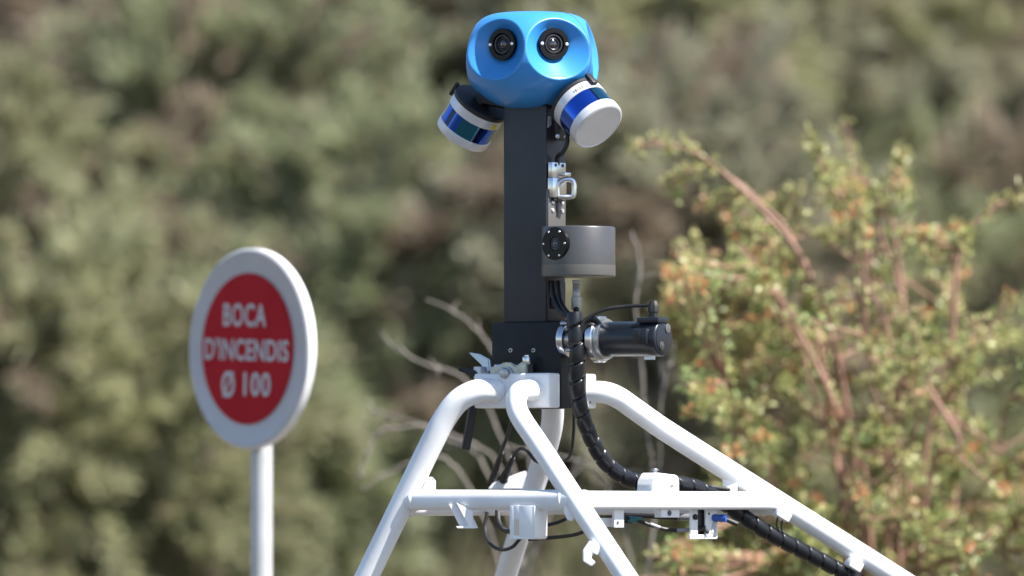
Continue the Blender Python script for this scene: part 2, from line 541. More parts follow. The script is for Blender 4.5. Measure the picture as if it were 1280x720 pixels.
# --- the orange flowered bush on the right, nearer
def flowering_bush():
    Y0 = 2.25
    base = np.array(W(1130, 900, Y0)); base[1] = Y0; base[2] = 0.0
    root = empty('flowering_bush', base, 0, 'leafy bush with orange flower heads and red brown stems at the right', 'bush')
    trunk = MB(); limbs = []
    # limb ends as seen in the photograph, each with its own depth
    ends = [(1060, 165, .3), (1195, 300, .2), (1330, 380, .2),
            (860, 300, .25), (930, 270, -.3), (985, 240, .1), (850, 430, .0), (900, 480, -.35), (1150, 380, -.3), (1230, 420, .3),
            (1000, 340, .4), (1300, 520, -.2), (1180, 500, .1), (960, 560, .2), (1360, 620, .1), (900, 620, .1), (1080, 420, -.4)]
    poly = [([(1040, 420), (1000, 320), (957, 268), (925, 234), (890, 205), (862, 188), (830, 181), (792, 180)], -.15),
            ([(1000, 330), (945, 250), (905, 218), (880, 208), (855, 216), (838, 226)], -.1),
            ([(1110, 420), (1090, 330), (1058, 262), (1036, 226), (1023, 192), (1014, 165)], .05),
            ([(1130, 400), (1100, 290), (1110, 245), (1122, 215), (1128, 190)], .12),
            ([(1130, 400), (1110, 262), (1088, 232), (1060, 217), (1028, 210)], .16),
            ([(1190, 420), (1196, 330), (1212, 288), (1238, 263), (1268, 248), (1310, 238)], -.1),
            ([(1110, 420), (1078, 350), (1092, 312), (1060, 292), (1030, 292)], -.2),
            ([(1200, 560), (1160, 480), (1185, 455), (1205, 438)], -.3),
            ([(1060, 560), (960, 480), (905, 450), (850, 425), (828, 420)], -.1),
            ([(1040, 500), (990, 400), (950, 345), (930, 325)], -.25)]
    for pl_, dy in poly:
        pts = [Vector(base), Vector((base[0], Y0, .9)), W(pl_[0][0] * .5 + 1110 * .5, 640, Y0 + dy * .6)] + [W(p[0], p[1], Y0 + dy) for p in pl_]
        cpts = crom(pts, 5)
        trunk.tube(cpts, list(np.linspace(.0085, .0026, len(cpts))), 7)
        limbs.append(np.array([q[:] for q in cpts])[12:])
    for (ex, ey, dy) in ends:
        e = np.array(W(ex, ey, Y0 + dy))
        st = base + np.array((rng.uniform(-.05, .05), rng.uniform(-.05, .05), 0))
        f = base + np.array(((e[0] - base[0]) * 0.16 + rng.uniform(-.1, .1), dy * 0.3, min(e[2] * 0.62, 1.75)))
        mid = np.array((f[0] * 0.45 + e[0] * 0.55 + rng.uniform(-.03, .03), (f[1] + e[1]) / 2, e[2] - abs(e[2] - f[2]) * 0.22))
        pts = np.vstack([bez(st, (st + f) / 2 + np.array((0, 0, .1)), f, 8), bez(f, mid, e, 16)[1:]])
        wob = rng.normal(size=pts.shape) * 0.009; wob[:3] = 0
        pts = pts + wob
        rr = np.concatenate([np.linspace(0.012, 0.0052, 8), np.linspace(0.005, 0.0020, 15)])
        trunk.tube(crom([Vector(p) for p in pts], 2), list(np.interp(np.linspace(0, 1, 2 * len(pts) - 1), np.linspace(0, 1, len(pts)), rr)), 7)
        limbs.append(pts[7:])
    lp0 = np.vstack([l[4:] for l in limbs])
    for i in range(48):
        a = lp0[rng.integers(len(lp0))]
        ang = rng.choice((-1, 1)) * rng.uniform(.5, 1.25); ln_ = rng.uniform(.16, .38)
        e = a + np.array((math.sin(ang) * ln_, rng.uniform(-.12, .12), math.cos(ang) * ln_))
        if e[2] > 2.8 - max(0, e[0] - .85) * 1.0 or e[0] < .42: continue
        pts = bez(a, (a + e) / 2 + rng.normal(size=3) * .03, e, 9)
        trunk.tube([Vector(p) for p in pts], list(np.linspace(.0034, .0018, 9)), 6)
        limbs.append(pts)
    trunk.build('trunk', 'redbark', root, base)
    allp = np.vstack(limbs)
    def inside(x, y):
        # outline of the crown (photo rows from its top edge), thinner near the top
        top = np.interp(x, [790, 830, 880, 930, 1010, 1060, 1130, 1160, 1200, 1240, 1290, 1400], [190, 205, 160, 210, 155, 150, 165, 250, 290, 325, 350, 430])
        left = np.interp(y, [150, 250, 330, 450, 560, 640, 760], [832, 834, 828, 826, 826, 800, 775])
        return (y > top) and (x > left)
    tw = MB()
    P = []; DR = []; CL = []; LN = []; WD = []
    FP = []; FD = []; FC = []; FL = []; FW = []
    seeds = []
    n = 0
    while n < 1700:
        if seeds and rng.random() < .80:
            sx_, sy_, sd_ = seeds[rng.integers(len(seeds))]
            x = sx_ + rng.normal() * 17; y = sy_ + rng.normal() * 15; dy = sd_ + rng.normal() * .05
            fresh = False
        else:
            x = rng.uniform(770, 1400); y = rng.uniform(140, 800); dy = rng.normal() * 0.26
            fresh = True
        if not inside(x + 14 * math.sin(y * .09 + x * .05), y + 16 * math.sin(x * .07)): continue
        topd = y - np.interp(x, [800, 880, 1010, 1130, 1200, 1290, 1400], [200, 165, 150, 165, 290, 350, 430])
        if rng.random() > np.clip(0.22 + topd / 420.0, 0.0, 0.85): continue
        n += 1
        if fresh: seeds.append((x, y, dy))
        e = np.array(W(x, y, Y0 + dy))
        d = ((allp - e) ** 2).sum(1) + 0.5 * np.maximum(0, allp[:, 2] - e[2])
        st = allp[np.argmin(d)]
        if np.linalg.norm(st - e) > 0.30:
            st = e + (st - e) * 0.30 / np.linalg.norm(st - e)
        mid = (st + e) / 2 + np.array((0, 0, -0.02)) + rng.normal(size=3) * 0.012
        pts = bez(st, mid, e, 6)
        tw.tube([Vector(p) for p in pts], list(np.linspace(0.0035, 0.0016, 6)), 5, cap=False)
        orange = rng.random() < np.interp(y, [150, 350, 600], [0.50, 0.28, 0.15])
        m = int(rng.integers(14, 26))
        t = rng.beta(2.5, 1.0, m) * 4.99
        a = t.astype(int); fr = (t - a)[:, None]
        pp = pts[a] * (1 - fr) + pts[np.minimum(a + 1, 5)] * fr + randdir(m) * 0.012
        dd = (pts[-1] - pts[0]); dd = dd / (np.linalg.norm(dd) + 1e-6)
        P.append(pp); DR.append(dd[None] * 0.5 + randdir(m) + np.array((0, 0, .25)))
        LN.append(rng.uniform(0.013, 0.027, m)); WD.append(rng.uniform(0.007, 0.013, m))
        g = rng.random()
        base_c = np.array((0.35, 0.375, 0.14)) if g < .55 else (np.array((0.24, 0.31, 0.11)) if g < .78 else np.array((0.45, 0.43, 0.19)))
        CL.append(base_c[None] * rng.uniform(0.75, 1.3, (m, 1)))
        if orange:
            q = int(rng.integers(14, 26))
            FP.append(e[None] + randdir(q) * rng.uniform(0.003, 0.020, (q, 1))); FD.append(randdir(q) + np.array((0, 0, .4)))
            FL.append(rng.uniform(0.008, 0.016, q)); FW.append(rng.uniform(0.006, 0.011, q))
            oc = np.array((0.62, 0.27, 0.12)) if rng.random() < .6 else np.array((0.58, 0.36, 0.20))
            FC.append(oc[None] * rng.uniform(0.7, 1.2, (q, 1)))
    for L_ in limbs:
        if len(L_) < 10: continue
        tail = L_[-max(6, len(L_) // 2):]
        for _ in range(26):
            k = int(len(tail) * rng.beta(1.6, 1.0)); k = min(k, len(tail) - 1)
            q = tail[k] + randdir(1)[0] * rng.uniform(.008, .03)
            tw.tube([Vector(tail[k]), Vector(q)], [.0018, .0012], 4, cap=False)
            m = int(rng.integers(3, 8))
            P.append(q[None] + randdir(m) * .010); DR.append(randdir(m) + np.array((0, 0, .25)))
            LN.append(rng.uniform(.012, .024, m)); WD.append(rng.uniform(.007, .012, m))
            CL.append(np.array((0.37, 0.37, 0.15))[None] * rng.uniform(.7, 1.3, (m, 1)))
    o = tw.build('twig', 'redbark', root, base); o['kind'] = 'stuff'
    P = np.vstack(P)
    leaves_mesh('crown', P, np.vstack(DR), randdir(len(P)), np.concatenate(LN), np.concatenate(WD), np.vstack(CL), 'leaf', root, base)
    FP = np.vstack(FP)
    leaves_mesh('flower', FP, np.vstack(FD), randdir(len(FP)), np.concatenate(FL), np.concatenate(FW), np.vstack(FC), 'leaf', root, base)
flowering_bush()

# --- bleached dead shrub behind the frame
def dead_shrub(label, bpx, Y, branches, r0=0.0034):
    base = np.array(W(bpx, 900, Y)); base[1] = Y; base[2] = 0.0
    root = empty('dead_shrub', base, 0, label, 'dead shrub', 'bleached dead shrubs behind the frame')
    st = MB()
    f = np.array(W(bpx, 770, Y))
    st.tube(crom([Vector(base), Vector((base[0] + .03, Y, 0.8)), Vector(f)], 6), list(np.linspace(.022, .012, 13)), 7)
    st.build('trunk', 'dead', root, base)
    for br in branches:
        b = MB()
        pts = [W(p[0], p[1], Y + (p[2] if len(p) > 2 else 0)) for p in br]
        c = crom(pts, 6)
        c = [p + Vector(rng.normal(size=3) * 0.0012) for p in c]
        b.tube(c, list(np.linspace(r0, 0.0022, len(c))), 6)
        for q in range(4):
            k = int(rng.integers(len(c) // 2, len(c) - 1))
            d = (c[min(k + 1, len(c) - 1)] - c[k - 1]).normalized()
            sd = Vector(randdir(1)[0]); sd.y *= .3
            L_ = rng.uniform(.02, .055)
            b.tube(crom([c[k], c[k] + (d * .8 + sd * .5) * L_ * .5, c[k] + (d * .7 + sd * .9) * L_], 3), list(np.linspace(.0026, .0012, 7)), 5)
        b.build('branch', 'dead', root, base)
dead_shrub('bleached bare twigs left of the white frame below the sign height', 640, 2.1, [
    [(640, 772), (650, 690), (625, 585), (585, 552), (535, 534), (500, 535), (472, 541), (456, 575), (446, 600)],
    [(640, 772), (645, 680), (600, 575), (565, 550, .1), (520, 528, .1), (462, 514, .15)],
    [(640, 772), (610, 660), (570, 585), (530, 572), (490, 590), (452, 612)],
    [(640, 772), (655, 650), (615, 520), (575, 470), (530, 455), (485, 430)],
    [(640, 772), (665, 640), (650, 500), (610, 430), (585, 402), (566, 388)],
    [(640, 772), (680, 660), (720, 590), (735, 575), (775, 590)],
])
dead_shrub('thin bleached bare twigs right of the mast under the motor', 800, 1.9, [
    [(800, 772), (818, 640), (812, 560), (805, 500), (802, 450), (795, 380), (800, 330), (790, 290)],
    [(800, 772), (780, 660), (745, 590), (700, 570), (640, 560)],
    [(800, 772), (822, 620), (826, 520), (832, 470), (836, 455)],
], .0027)

# ------------------------------------------------------------------ round fire hydrant sign
def build_sign():
    Ys = 1.3
    s = M * (D + Ys) / D
    yaw = R(51)
    c = W(310, 436, Ys)
    n = Vector((-math.sin(yaw), -math.cos(yaw), 0))         # face normal
    rgt = Vector((math.cos(yaw), -math.sin(yaw), 0))        # to the right along the face
    roll = R(-2.0)
    upv = Vector((0, 0, 1))
    ex = rgt * math.cos(roll) + upv * math.sin(roll)
    ey = -rgt * math.sin(roll) + upv * math.cos(roll)
    RF = 124 * s
    polec = c - n * 0.034
    base = Vector((polec.x, polec.y, 0))
    root = empty('fire_hydrant_sign', base, 0, 'round white and red sign with lettering on a white pole', 'sign')
    MB().lathe([(0, -0.012), (RF - .004, -0.012), (RF, -0.009), (RF, 0.004), (RF - 0.002, 0.006), (RF - 0.004, 0.0065), (RF - 0.009, 0.004), (0, 0.004)], c - n * 0.004, n, 96).build('plate', 'sign_white', root, base)
    MB().lathe([(RF * 0.955, -0.016), (RF + 0.0015, -0.016), (RF + 0.0025, -0.013), (RF + 0.0025, 0.002), (RF + 0.0006, 0.0035)], c - n * 0.004, n, 96).build('rim', 'sign_alu', root, base)
    MB().lathe([(RF * 0.762, 0.0), (RF * 0.762, 0.0026), (RF * 0.761, 0.003), (0, 0.003)], c + n * 0.0005, n, 96).build('red_disc', 'sign_red', root, base)
    # pole and clamp
    MB().tube([base + Vector((0, 0, -0.1)), Vector((polec.x, polec.y, c.z + RF * 0.75))], 0.0222, 28).build('pole', 'galv', root, base)
    for dz in (-.09, .10):
        MB().box(polec + Vector((0, 0, dz)) + n * 0.012, (0.075, 0.042, 0.03), Matrix((rgt, -n, upv)).transposed(), 0.003).build('clamp', 'zinc', root, base)
    # lettering
    def text(tx, h, wid, oy, ox=0.0, spacing=1.0):
        cu = bpy.data.curves.new('lettering', 'FONT')
        cu.body = tx; cu.size = 1.0; cu.align_x = 'CENTER'; cu.align_y = 'CENTER'; cu.extrude = 0.01; cu.offset = 0.020
        cu.resolution_u = 4
        cu.space_character = spacing
        tmp = bpy.data.objects.new('tmp_text', cu)
        COL.objects.link(tmp)
        bpy.context.view_layer.update()
        me = bpy.data.meshes.new_from_object(tmp.evaluated_get(bpy.context.evaluated_depsgraph_get()))
        bpy.data.objects.remove(tmp)
        co = np.array([v.co[:] for v in me.vertices])
        lo, hi = co.min(0), co.max(0)
        co = (co - (lo + hi) / 2) / (hi - lo)
        for i, v in enumerate(me.vertices):
            p = c + ex * (co[i][0] * wid + ox) + ey * (co[i][1] * h + oy) + n * (0.0042 + co[i][2] * 0.0012)
            v.co = p - base
        me.name = 'lettering'
        me.materials.clear(); me.materials.append(MAT['sign_white'])
        ob = bpy.data.objects.new('lettering', me)
        COL.objects.link(ob); ob.parent = root
        ob['label'] = 'white letters ' + tx
    k = s / math.cos(yaw)
    text('BOCA', 29 * s, 56 * k, (436 - 394) * s, -3 * k, 1.1)
    text("D'INCENDIS", 28 * s, 110 * k, (436 - 437) * s, 0 * k, 1.05)
    text('\u00d8', 34 * s, 17 * k, (436 - 481) * s, -23 * k)
    text('100', 30 * s, 35 * k, (436 - 480) * s, 15 * k, 1.1)
build_sign()

# ------------------------------------------------------------------ white tubular frame
HZC = hz(489)
fr, FO = rig_empty('tubular_frame', (0, 0, 1.72), 'white tubular steel frame with four splayed legs and crossbars carrying the mast', 'frame')
LEG = {
    'A': ([(624, 489, -.070), (606, 488, -.095), (590, 491, -.112), (572, 502, -.125), (556, 523, -.133), (540, 553, -.140), (505, 625, -.152), (455, 728, -.170), (398, 845, -.190)], .0215),
    'B': ([(674, 489, -.068), (659, 488, -.095), (649, 491, -.112), (645, 504, -.120), (651, 522, -.124), (675, 558, -.133), (719, 625, -.152), (782, 720, -.178), (856, 832, -.205)], .0190),
    'C': ([(686, 490, .070), (690, 495, .098), (691, 508, .120), (690, 530, .150), (683, 560, .190), (662, 625, .275), (632, 720, .400), (604, 810, .520)], .0205),
    'D': ([(730, 490, .060), (755, 490.5, .078), (772, 496.5, .100), (791, 509.5, .128), (815, 526.5, .163), (840, 543.3, .200), (970, 626, .391), (1112, 716, .600), (1270, 817, .830)], .0200),
}
ENDS = {}
for k, (pts, r) in LEG.items():
    P = [RL(*p) for p in pts]
    # straighten the lower run
    P = P[:-3] + [P[-3], P[-2], P[-1]]
    ENDS[k] = P[-3]
    path = crom(P, 8)
    leg = MB().tube(path, r, 28).build('leg', 'white', fr, FO)
    if k != 'D': MB().lathe([(r * .98, -.001), (r * 1.04, 0.001), (r * 1.07, .003), (r * 1.04, .005), (r * 0.98, .007)], path[6 if k == 'D' else 1], (path[7 if k == 'D' else 2] - path[6 if k == 'D' else 1]), 28).build('weld_bead', 'white', leg, FO)
    e = P[-1]
    MB().box(e + Vector((0, 0, -.012)), (.11, .09, .012), None, .003).lathe(capprof(.009, .016, .002), e + Vector((.036, 0, -.006)), (0, 0, 1), 12).build('foot_plate', 'white', leg, FO)
def bar(a, b, r, power=2.0, dz=0.0, ext=0.0):
    a = ENDS[a] + Vector((0, 0, dz)); b = ENDS[b] + Vector((0, 0, dz))
    d = (b - a).normalized()
    for q, dd in ((a, d), (b, -d)):
        mbw = MB().lathe([(r * 1.0, .020), (r * 1.10, .0215), (r * 1.12, .024), (r * 1.05, .027), (r * .98, .029)], q, dd, 28)
        mbw.build('weld_bead', 'white', fr, FO)
    return MB().tube([a + d * ext, a.lerp(b, .33), a.lerp(b, .66), b - d * ext], r, 32, power, up=(0, 0, 1)).build('crossbar', 'white', fr, FO)
barAB = bar('A', 'B', .0185, 2.4)
barBD = bar('B', 'D', .0165, 4.0)
barCD = bar('C', 'D', .0170, 2.4, -.010)
barAC = bar('A', 'C', .0170, 2.4, -.012)

# hub beams
for y0, y1, nm in ((-.079, -.042, 'front'), (.047, .080, 'rear')):
    hb = MB().box((0, (y0 + y1) / 2, HZC), (.162, y1 - y0, .0625), None, .0035, 3).build('hub_beam', 'white', fr, FO)
MB().box((-.077, .002, HZC), (.008, .086, .058), None, .002).build('hub_side_plate', 'white', fr, FO)
# little printed marks on the rear beam's end
for i in range(5):
    MB().box((.0814, .058, HZC + .016 - i * .009), (.0006, .005, .004)).build('printed_mark', 'ink', fr, FO)

# clamp casting on the front beam, bolts
cz = hz(468)
poly = [(-.040, 0), (.040, 0), (.040, .019), (.030, .022), (.016, .014), (.008, .020), (-.010, .021), (-.024, .014), (-.040, .013)]
m3 = Matrix(((1, 0, 0), (0, 0, -1), (0, 1, 0)))
cast = MB().prism(poly, .024, m3, (.000 - .012, -.060, cz), .002).build('clamp_casting', 'zinc', fr, FO)
MB().lathe(capprof(.0105, .010, .0025), (-.014, -.074, cz + .001), (0, -1, 0), 6).lathe(capprof(.0125, .003, .001), (-.014, -.072, cz + .001), (0, -1, 0), 24).build('bolt', 'zinc', cast, FO)
MB().lathe(capprof(.0085, .015, .002), (.021, -.060, cz + .016), (0, 0, 1), 20).lathe(capprof(.0045, .004, .001), (.021, -.060, cz + .030), (0, 0, 1), 6).build('bolt', 'steel', cast, FO)
MB().lathe(capprof(.0085, .012, .002), (-.045, -.052, cz + .006), (0, 0, 1), 20).build('bolt', 'bluesteel', cast, FO)

# quick release lever at the left of the hub
a, b_, c_ = RL(607, 466, .00), RL(596, 450, .00), RL(583, 443, -.01)
lev = MB().prism([(-.034, .017), (-.012, .014), (.010, .004), (.012, -.014), (.004, -.022), (-.006, -.006)], .006, Matrix(((1, 0, 0), (0, 0, -1), (0, 1, 0))), RL(606, 452, .005), .0012).build('release_lever', 'bluesteel', fr, FO)
MB().tube([RL(574, 461, -.02), RL(588, 465, -.015), RL(603, 470, 0)], [.0042, .0052, .0056], 12).build('lever_grip', 'rubber', lev, FO)
MB().box(RL(600, 470, .0), (.016, .020, .034), None, .002).build('lever_lug', 'weld', lev, FO)
MB().tube([RL(592, 508, -.015), RL(588, 530, -.018), RL(582, 562, -.022)], [.0085, .0085, .0078], 14, 3.0).build('rubber_strap', 'rubber', fr, FO)

# U bracket and slotted box under the left crossbar
AB = (ENDS['B'] - ENDS['A']); ABn = AB.normalized(); ABo = Vector((ABn.y, -ABn.x, 0)).normalized()   # outwards
if ABo.y > 0: ABo = -ABo
def onbar(px, a='A', b='B'):
    lo, hi = ENDS[a], ENDS[b]
    best = None
    for t in np.linspace(0, 1, 201):
        p = lo.lerp(hi, t)
        X = HX + p.x * CA + p.y * SA; Yw = -p.x * SA + p.y * CA
        q = 640 + X / (M * (D + Yw) / D)
        if best is None or abs(q - px) < best[0]: best = (abs(q - px), p)
    return best[1]
m_ab = Matrix((ABn, ABo, Vector((0, 0, 1)))).transposed()
pc = onbar(583)
ub = MB()
def pxpoly(pts, ref):
    return [((p[0] - ref[0]) * M, (ref[1] - p[1]) * M) for p in pts]
m_view = Matrix((Vector((CA, SA, 0)), Vector((0, 0, 1)), Vector((CA, SA, 0)).cross(Vector((0, 0, 1))))).transposed()
cref = RL(583, 640, pc.y)
ub.prism(pxpoly([(563, 630), (586, 630), (600, 660), (578, 660)], (583, 640)), .003, m_view, cref + ABo * .006, .0006)
ub.prism(pxpoly([(580, 628), (601, 639), (601, 660), (597, 660)], (583, 640)), .003, m_view, cref + ABo * .026, .0006)
ub.prism(pxpoly([(576, 657.5), (601, 657.5), (601, 660.2), (578, 660.2)], (583, 640)), .020, m_view, cref + ABo * .016, .0006)
ub.build('gusset_bracket', 'white', fr, FO)
pc = onbar(659)
bk = MB()
zt, zb = -.010, -.068
bk.box(pc + ABo * .019 + Vector((0, 0, (zt + zb) / 2)) - ABn * .020, (.009, .004, zt - zb), m_ab, .001)
bk.box(pc + ABo * .019 + Vector((0, 0, (zt + zb) / 2)) + ABn * .010, (.030, .004, zt - zb), m_ab, .001)
bk.box(pc + ABo * .0187 + Vector((0, 0, -.022)) - ABn * .011, (.016, .004, .026), m_ab, .001)
bk.box(pc + ABo * .0187 + Vector((0, 0, -.066)) - ABn * .011, (.016, .004, .006), m_ab, .001)
bk.box(pc + ABo * .000 + Vector((0, 0, (zt + zb) / 2)) + ABn * .0268, (.004, .042, zt - zb), m_ab, .001)
bk.box(pc + ABo * -.019 + Vector((0, 0, (zt + zb) / 2)), (.050, .004, zt - zb), m_ab, .001)
bk.box(pc + ABo * .000 + Vector((0, 0, zb)), (.052, .042, .004), m_ab, .001)
bk.build('slotted_bracket', 'white', fr, FO)
# tabs
def tab(p, poly, t, right, up, bev=.0012, parent=fr, material='white', name='tab'):
    r_ = Vector(right).normalized(); u_ = Vector(up).normalized(); n_ = r_.cross(u_)
    return MB().prism(poly, t, Matrix((r_, u_, n_)).transposed(), p, bev).build(name, material, parent, FO)
VR = Vector((CA, SA, 0)); VU = Vector((0, 0, 1))      # photo right in the rig frame
tab(RL(536, 604, -.14), [(-.016, -.022), (.012, -.022), (.013, .004), (.006, .012), (-.004, .010)], .007, VR, VU)
tab(RL(912, 604, .30), [(-.014, .019), (-.010, .022), (.012, .009), (.014, .004), (.014, -.020), (-.012, -.020)], .006, VR, VU)
tab(RL(711, 640, -.160), [(-.009, .018), (.006, .018), (.011, -.010), (.006, -.017), (-.003, -.014), (-.009, 0)], .012, VR, VU)
# clip bent from flat bar on the front leg
cp = RL(740, 690, -.185)
clm = Matrix((VR * .82 - VU * .57, VR * .57 + VU * .82, VR.cross(VU))).transposed()
MB().prism([(-.013, .012), (.014, .013), (.014, -.003), (.005, -.004), (.007, -.013), (.018, -.014), (.016, -.025), (-.002, -.026), (-.013, -.010)], .024, clm, cp + VU * .004, .0015).build('cable_clip', 'white', fr, FO)
# clips on the right rear leg
dD = (RL(1112, 716, .60) - RL(970, 626, .391)).normalized()
for (px, py, yl, sx) in ((977, 643, .385, .030), (1067, 706, .520, .028)):
    p = RL(px, py, yl)
    nx_ = Vector((0, 0, 1)).cross(dD).normalized()
    rotm = Matrix((dD, nx_, dD.cross(nx_))).transposed()
    cl = MB().box(p, (sx, .024, .018), rotm, .0025).build('cable_clip', 'white', fr, FO)
    for q in (-.007, .004):
        MB().tube(crom([p + dD * q - Vector((0, 0, .004)), p + dD * q - VU * .022 - VR * .004, p + dD * q - VU * .034 + VR * .002], 4), .0018, 6).build('strap', 'rubber', cl, FO)

# clamp block on the right crossbar with its bolt
pb = onbar(838, 'B', 'D')
BD = (ENDS['D'] - ENDS['B']).normalized(); BDo = Vector((BD.y, -BD.x, 0)); m_bd = Matrix((BD, Vector((-BD.y, BD.x, 0)), VU)).transposed()
kb = MB().prism([(-.037, -.012), (.037, -.012), (.037, .020), (.030, .026), (-.022, .030), (-.034, .016)], .040, Matrix((BD, VU, BDo)).transposed(), pb + VU * .020 + BD * 0 - BDo * .030, .002).build('loom_clamp', 'white', fr, FO)
MB().lathe(capprof(.0045, .012, .001), pb + VU * .046 - BDo * .03 - BD * .008, VU, 12).lathe(capprof(.007, .003, .001), pb + VU * .054 - BDo * .03 - BD * .008, VU, 6).build('bolt', 'zinc', kb, FO)
MB().lathe(capprof(.004, .003, .001), pb + VU * .026 - BDo * .0105 + BD * .014, BDo, 10).build('screw', 'zinc', kb, FO)
MB().box(pb + BD * .0 - BDo * .008 - VU * .023, (.050, .018, .016), m_bd, .0015).build('clamp_foot', 'white', kb, FO)
MB().lathe(capprof(.005, .002, .0005), pb - BD * .004 + BDo * .0008 - VU * .023, BDo, 12).build('bolt_hole', 'ink', kb, FO)

# sensor plate brackets under the right crossbar
pb = onbar(776, 'B', 'D')
sb = MB().box(pb - BDo * .006 - VU * .030, (.026, .006, .038), m_bd, .001).box(pb - BDo * .030 - VU * .040 - BD * .012, (.052, .020, .016), m_bd, .001).build('hanging_bracket', 'white', fr, FO)
MB().lathe(capprof(.0028, .002, .0005), pb + BDo * -.0025 - VU * .040 - BD * .005, BDo, 10).build('screw', 'ink', sb, FO)
pb = onbar(889, 'B', 'D')
sb = MB().box(pb - BDo * .020 - VU * .040 - BD * .026, (.020, .004, .056), m_bd, .001).box(pb - BDo * .020 - VU * .042 + BD * .022, (.034, .004, .052), m_bd, .001).box(pb - BDo * .020 - VU * .066, (.076, .004, .008), m_bd, .001).build('hanging_bracket', 'white', fr, FO)
MB().box(pb - BDo * .030 - VU * .040, (.036, .010, .052), m_bd, .001).build('connector_block', 'rubber', sb, FO)
MB().prism([(-.006, -.012), (.007, -.012), (.006, .004), (.001, .014), (-.003, .004)], .0012, Matrix((BD, VU, BDo)).transposed(), pb - BDo * .0172 - VU * .047 + BD * .026, 0).build('fin_mark', 'sign_white', sb, FO)
MB().lathe(capprof(.0022, .0015, .0004), pb - BDo * .018 - VU * .024 + BD * .014, BDo, 10).build('screw', 'ink', sb, FO)
MB().lathe(capprof(.0055, .006, .001), pb - BDo * .018 - VU * .030 - BD * .026, BDo, 6).build('bolt', 'rubber', sb, FO)

# white gusset plate on the rear leg carrying two cable ends
gp = RL(634, 602, .26)
MB().prism([(-.036, -.014), (.034, -.014), (.036, .020), (.026, .018), (-.026, -.002)], .030, Matrix((VR, VU, VR.cross(VU))).transposed(), gp, .0015).build('gusset_plate', 'white', fr, FO)

# ------------------------------------------------------------------ dark mast with base block
ms, MO = rig_empty('sensor_mast', (0, .002, hz(510)), 'dark charcoal square mast column standing on the white frame', 'mast')
zb, zt = hz(404), hz(120)
MB().box((-.003, .002, (zb + zt) / 2), (.092, .066, zt - zb), None, .003, 3).build('column', 'mast', ms, MO)
blk = MB().box((.0065, .003, (hz(403.5) + hz(511)) / 2), (.149, .086, hz(403.5) - hz(511)), None, .002).build('base_block', 'block', ms, MO)
for px in (638.5, 667):
    p = RL(px, 438, -.0402)
    MB().lathe([(.0042, -.002), (.0042, .0012), (.0036, .0018), (.0022, .0018), (.0020, -.0005), (0, -.0005)], p, (0, -1, 0), 16).build('bolt', 'zinc', blk, MO)
# arc groove plate on the block
arc = [(.046 * math.cos(a), .046 * math.sin(a)) for a in np.linspace(0.25, math.pi - .25, 24)]
MB().prism(arc, .0012, m3, (RL(653, 468, -.040).x, -.0405, hz(468)), 0).build('round_cover', 'block', blk, MO)
# cover strips on the column
MB().box((.045, .0, (hz(352) + hz(402)) / 2), (.004, .058, hz(352) - hz(402)), None, .001).build('cable_recess', 'rubber', ms, MO)
# grey side plate with screws carrying the drum
pl = MB().box((.0455, -.002, (hz(238) + hz(300)) / 2), (.006, .058, hz(238) - hz(300)), None, .001).build('side_plate', 'drum2', ms, MO)
MB().box((.049, -.002, hz(262)), (.0012, .006, .030), None, .0003).build('slot', 'rubber', pl, MO)
for dy in (-.016, .016):
    for py in (254, 264):
        MB().lathe([(.0036, 0), (.0036, .0022), (.0030, .003), (.0016, .003), (.0015, .001), (0, .001)], (.0484, -.002 + dy, hz(py)), (1, 0, 0), 14).build('screw', 'screw', pl, MO)
# toggle latch
lx = .051
lt = MB().box((lx, -.006, hz(214)), (.009, .046, .028), None, .001).box((lx, -.006, hz(236)), (.012, .046, .036), None, .0015).box((lx + .006, .008, hz(219)), (.018, .020, .007), None, .001).build('latch', 'steel', ms, MO)
loop = [(.0, .0), (.0, .020), (.012, .030), (.030, .030), (.036, .022), (.036, .006), (.030, .0)]
q0 = Vector((lx + .004, -.010, hz(247)))
dirq = Vector((.75, .66, 0))
MB().tube(crom([q0 + dirq * a * .82 + VU * b for a, b in loop + [loop[0]]], 5), .0048, 10).build('latch_loop', 'steel', lt, MO)
for dy in (-.018, .006):
    MB().lathe(capprof(.0032, .003, .0008), (lx + .003, dy, hz(208)), (1, 0, 0), 10).build('rivet', 'ink', lt, MO)
MB().box((lx + .0035, -.010, hz(238)), (.002, .010, .026), None, .0006).box((lx + .0035, .004, hz(238)), (.003, .006, .030), None, .0006).build('latch_rib', 'bluesteel', lt, MO)
MB().box((lx, -.006, hz(250)), (.008, .030, .008), None, .001).build('latch_foot', 'rubber', ms, MO)
# tag near the top
MB().prism([(-.006, -.011), (.006, -.005), (.006, .010), (-.004, .010)], .001, Matrix(((0, 0, 1), (1, 0, 0), (0, 1, 0))), (.0435, -.020, hz(154)), 0).build('paper_tag', 'alu', ms, MO)
# bracket plate with screw under the right scanner, and its lead
bp = MB().box(RL(700, 160, .00), (.010, .030, .045), None, .003).build('scanner_bracket', 'rubber', ms, MO)
MB().lathe(capprof(.0045, .004, .001), RL(697, 170.5, -.02), (.55, -.8, 0), 12).build('screw', 'zinc', bp, MO)
MB().lathe(capprof(.0035, .004, .001), RL(707, 171, -.018), (.55, -.8, 0), 12).build('screw', 'zinc', bp, MO)
MB().tube(crom([RL(708, 160, -.015), RL(709, 178, -.02), RL(704, 190, -.02), RL(697, 196, -.012), RL(697, 206, -.006)], 6), .0042, 10).build('scanner_lead', 'rubber', ms, MO)
# collar and arms under the head
MB().box((-.003, .002, hz(124)), (.100, .074, .030), None, .004).build('collar', 'block', ms, MO)

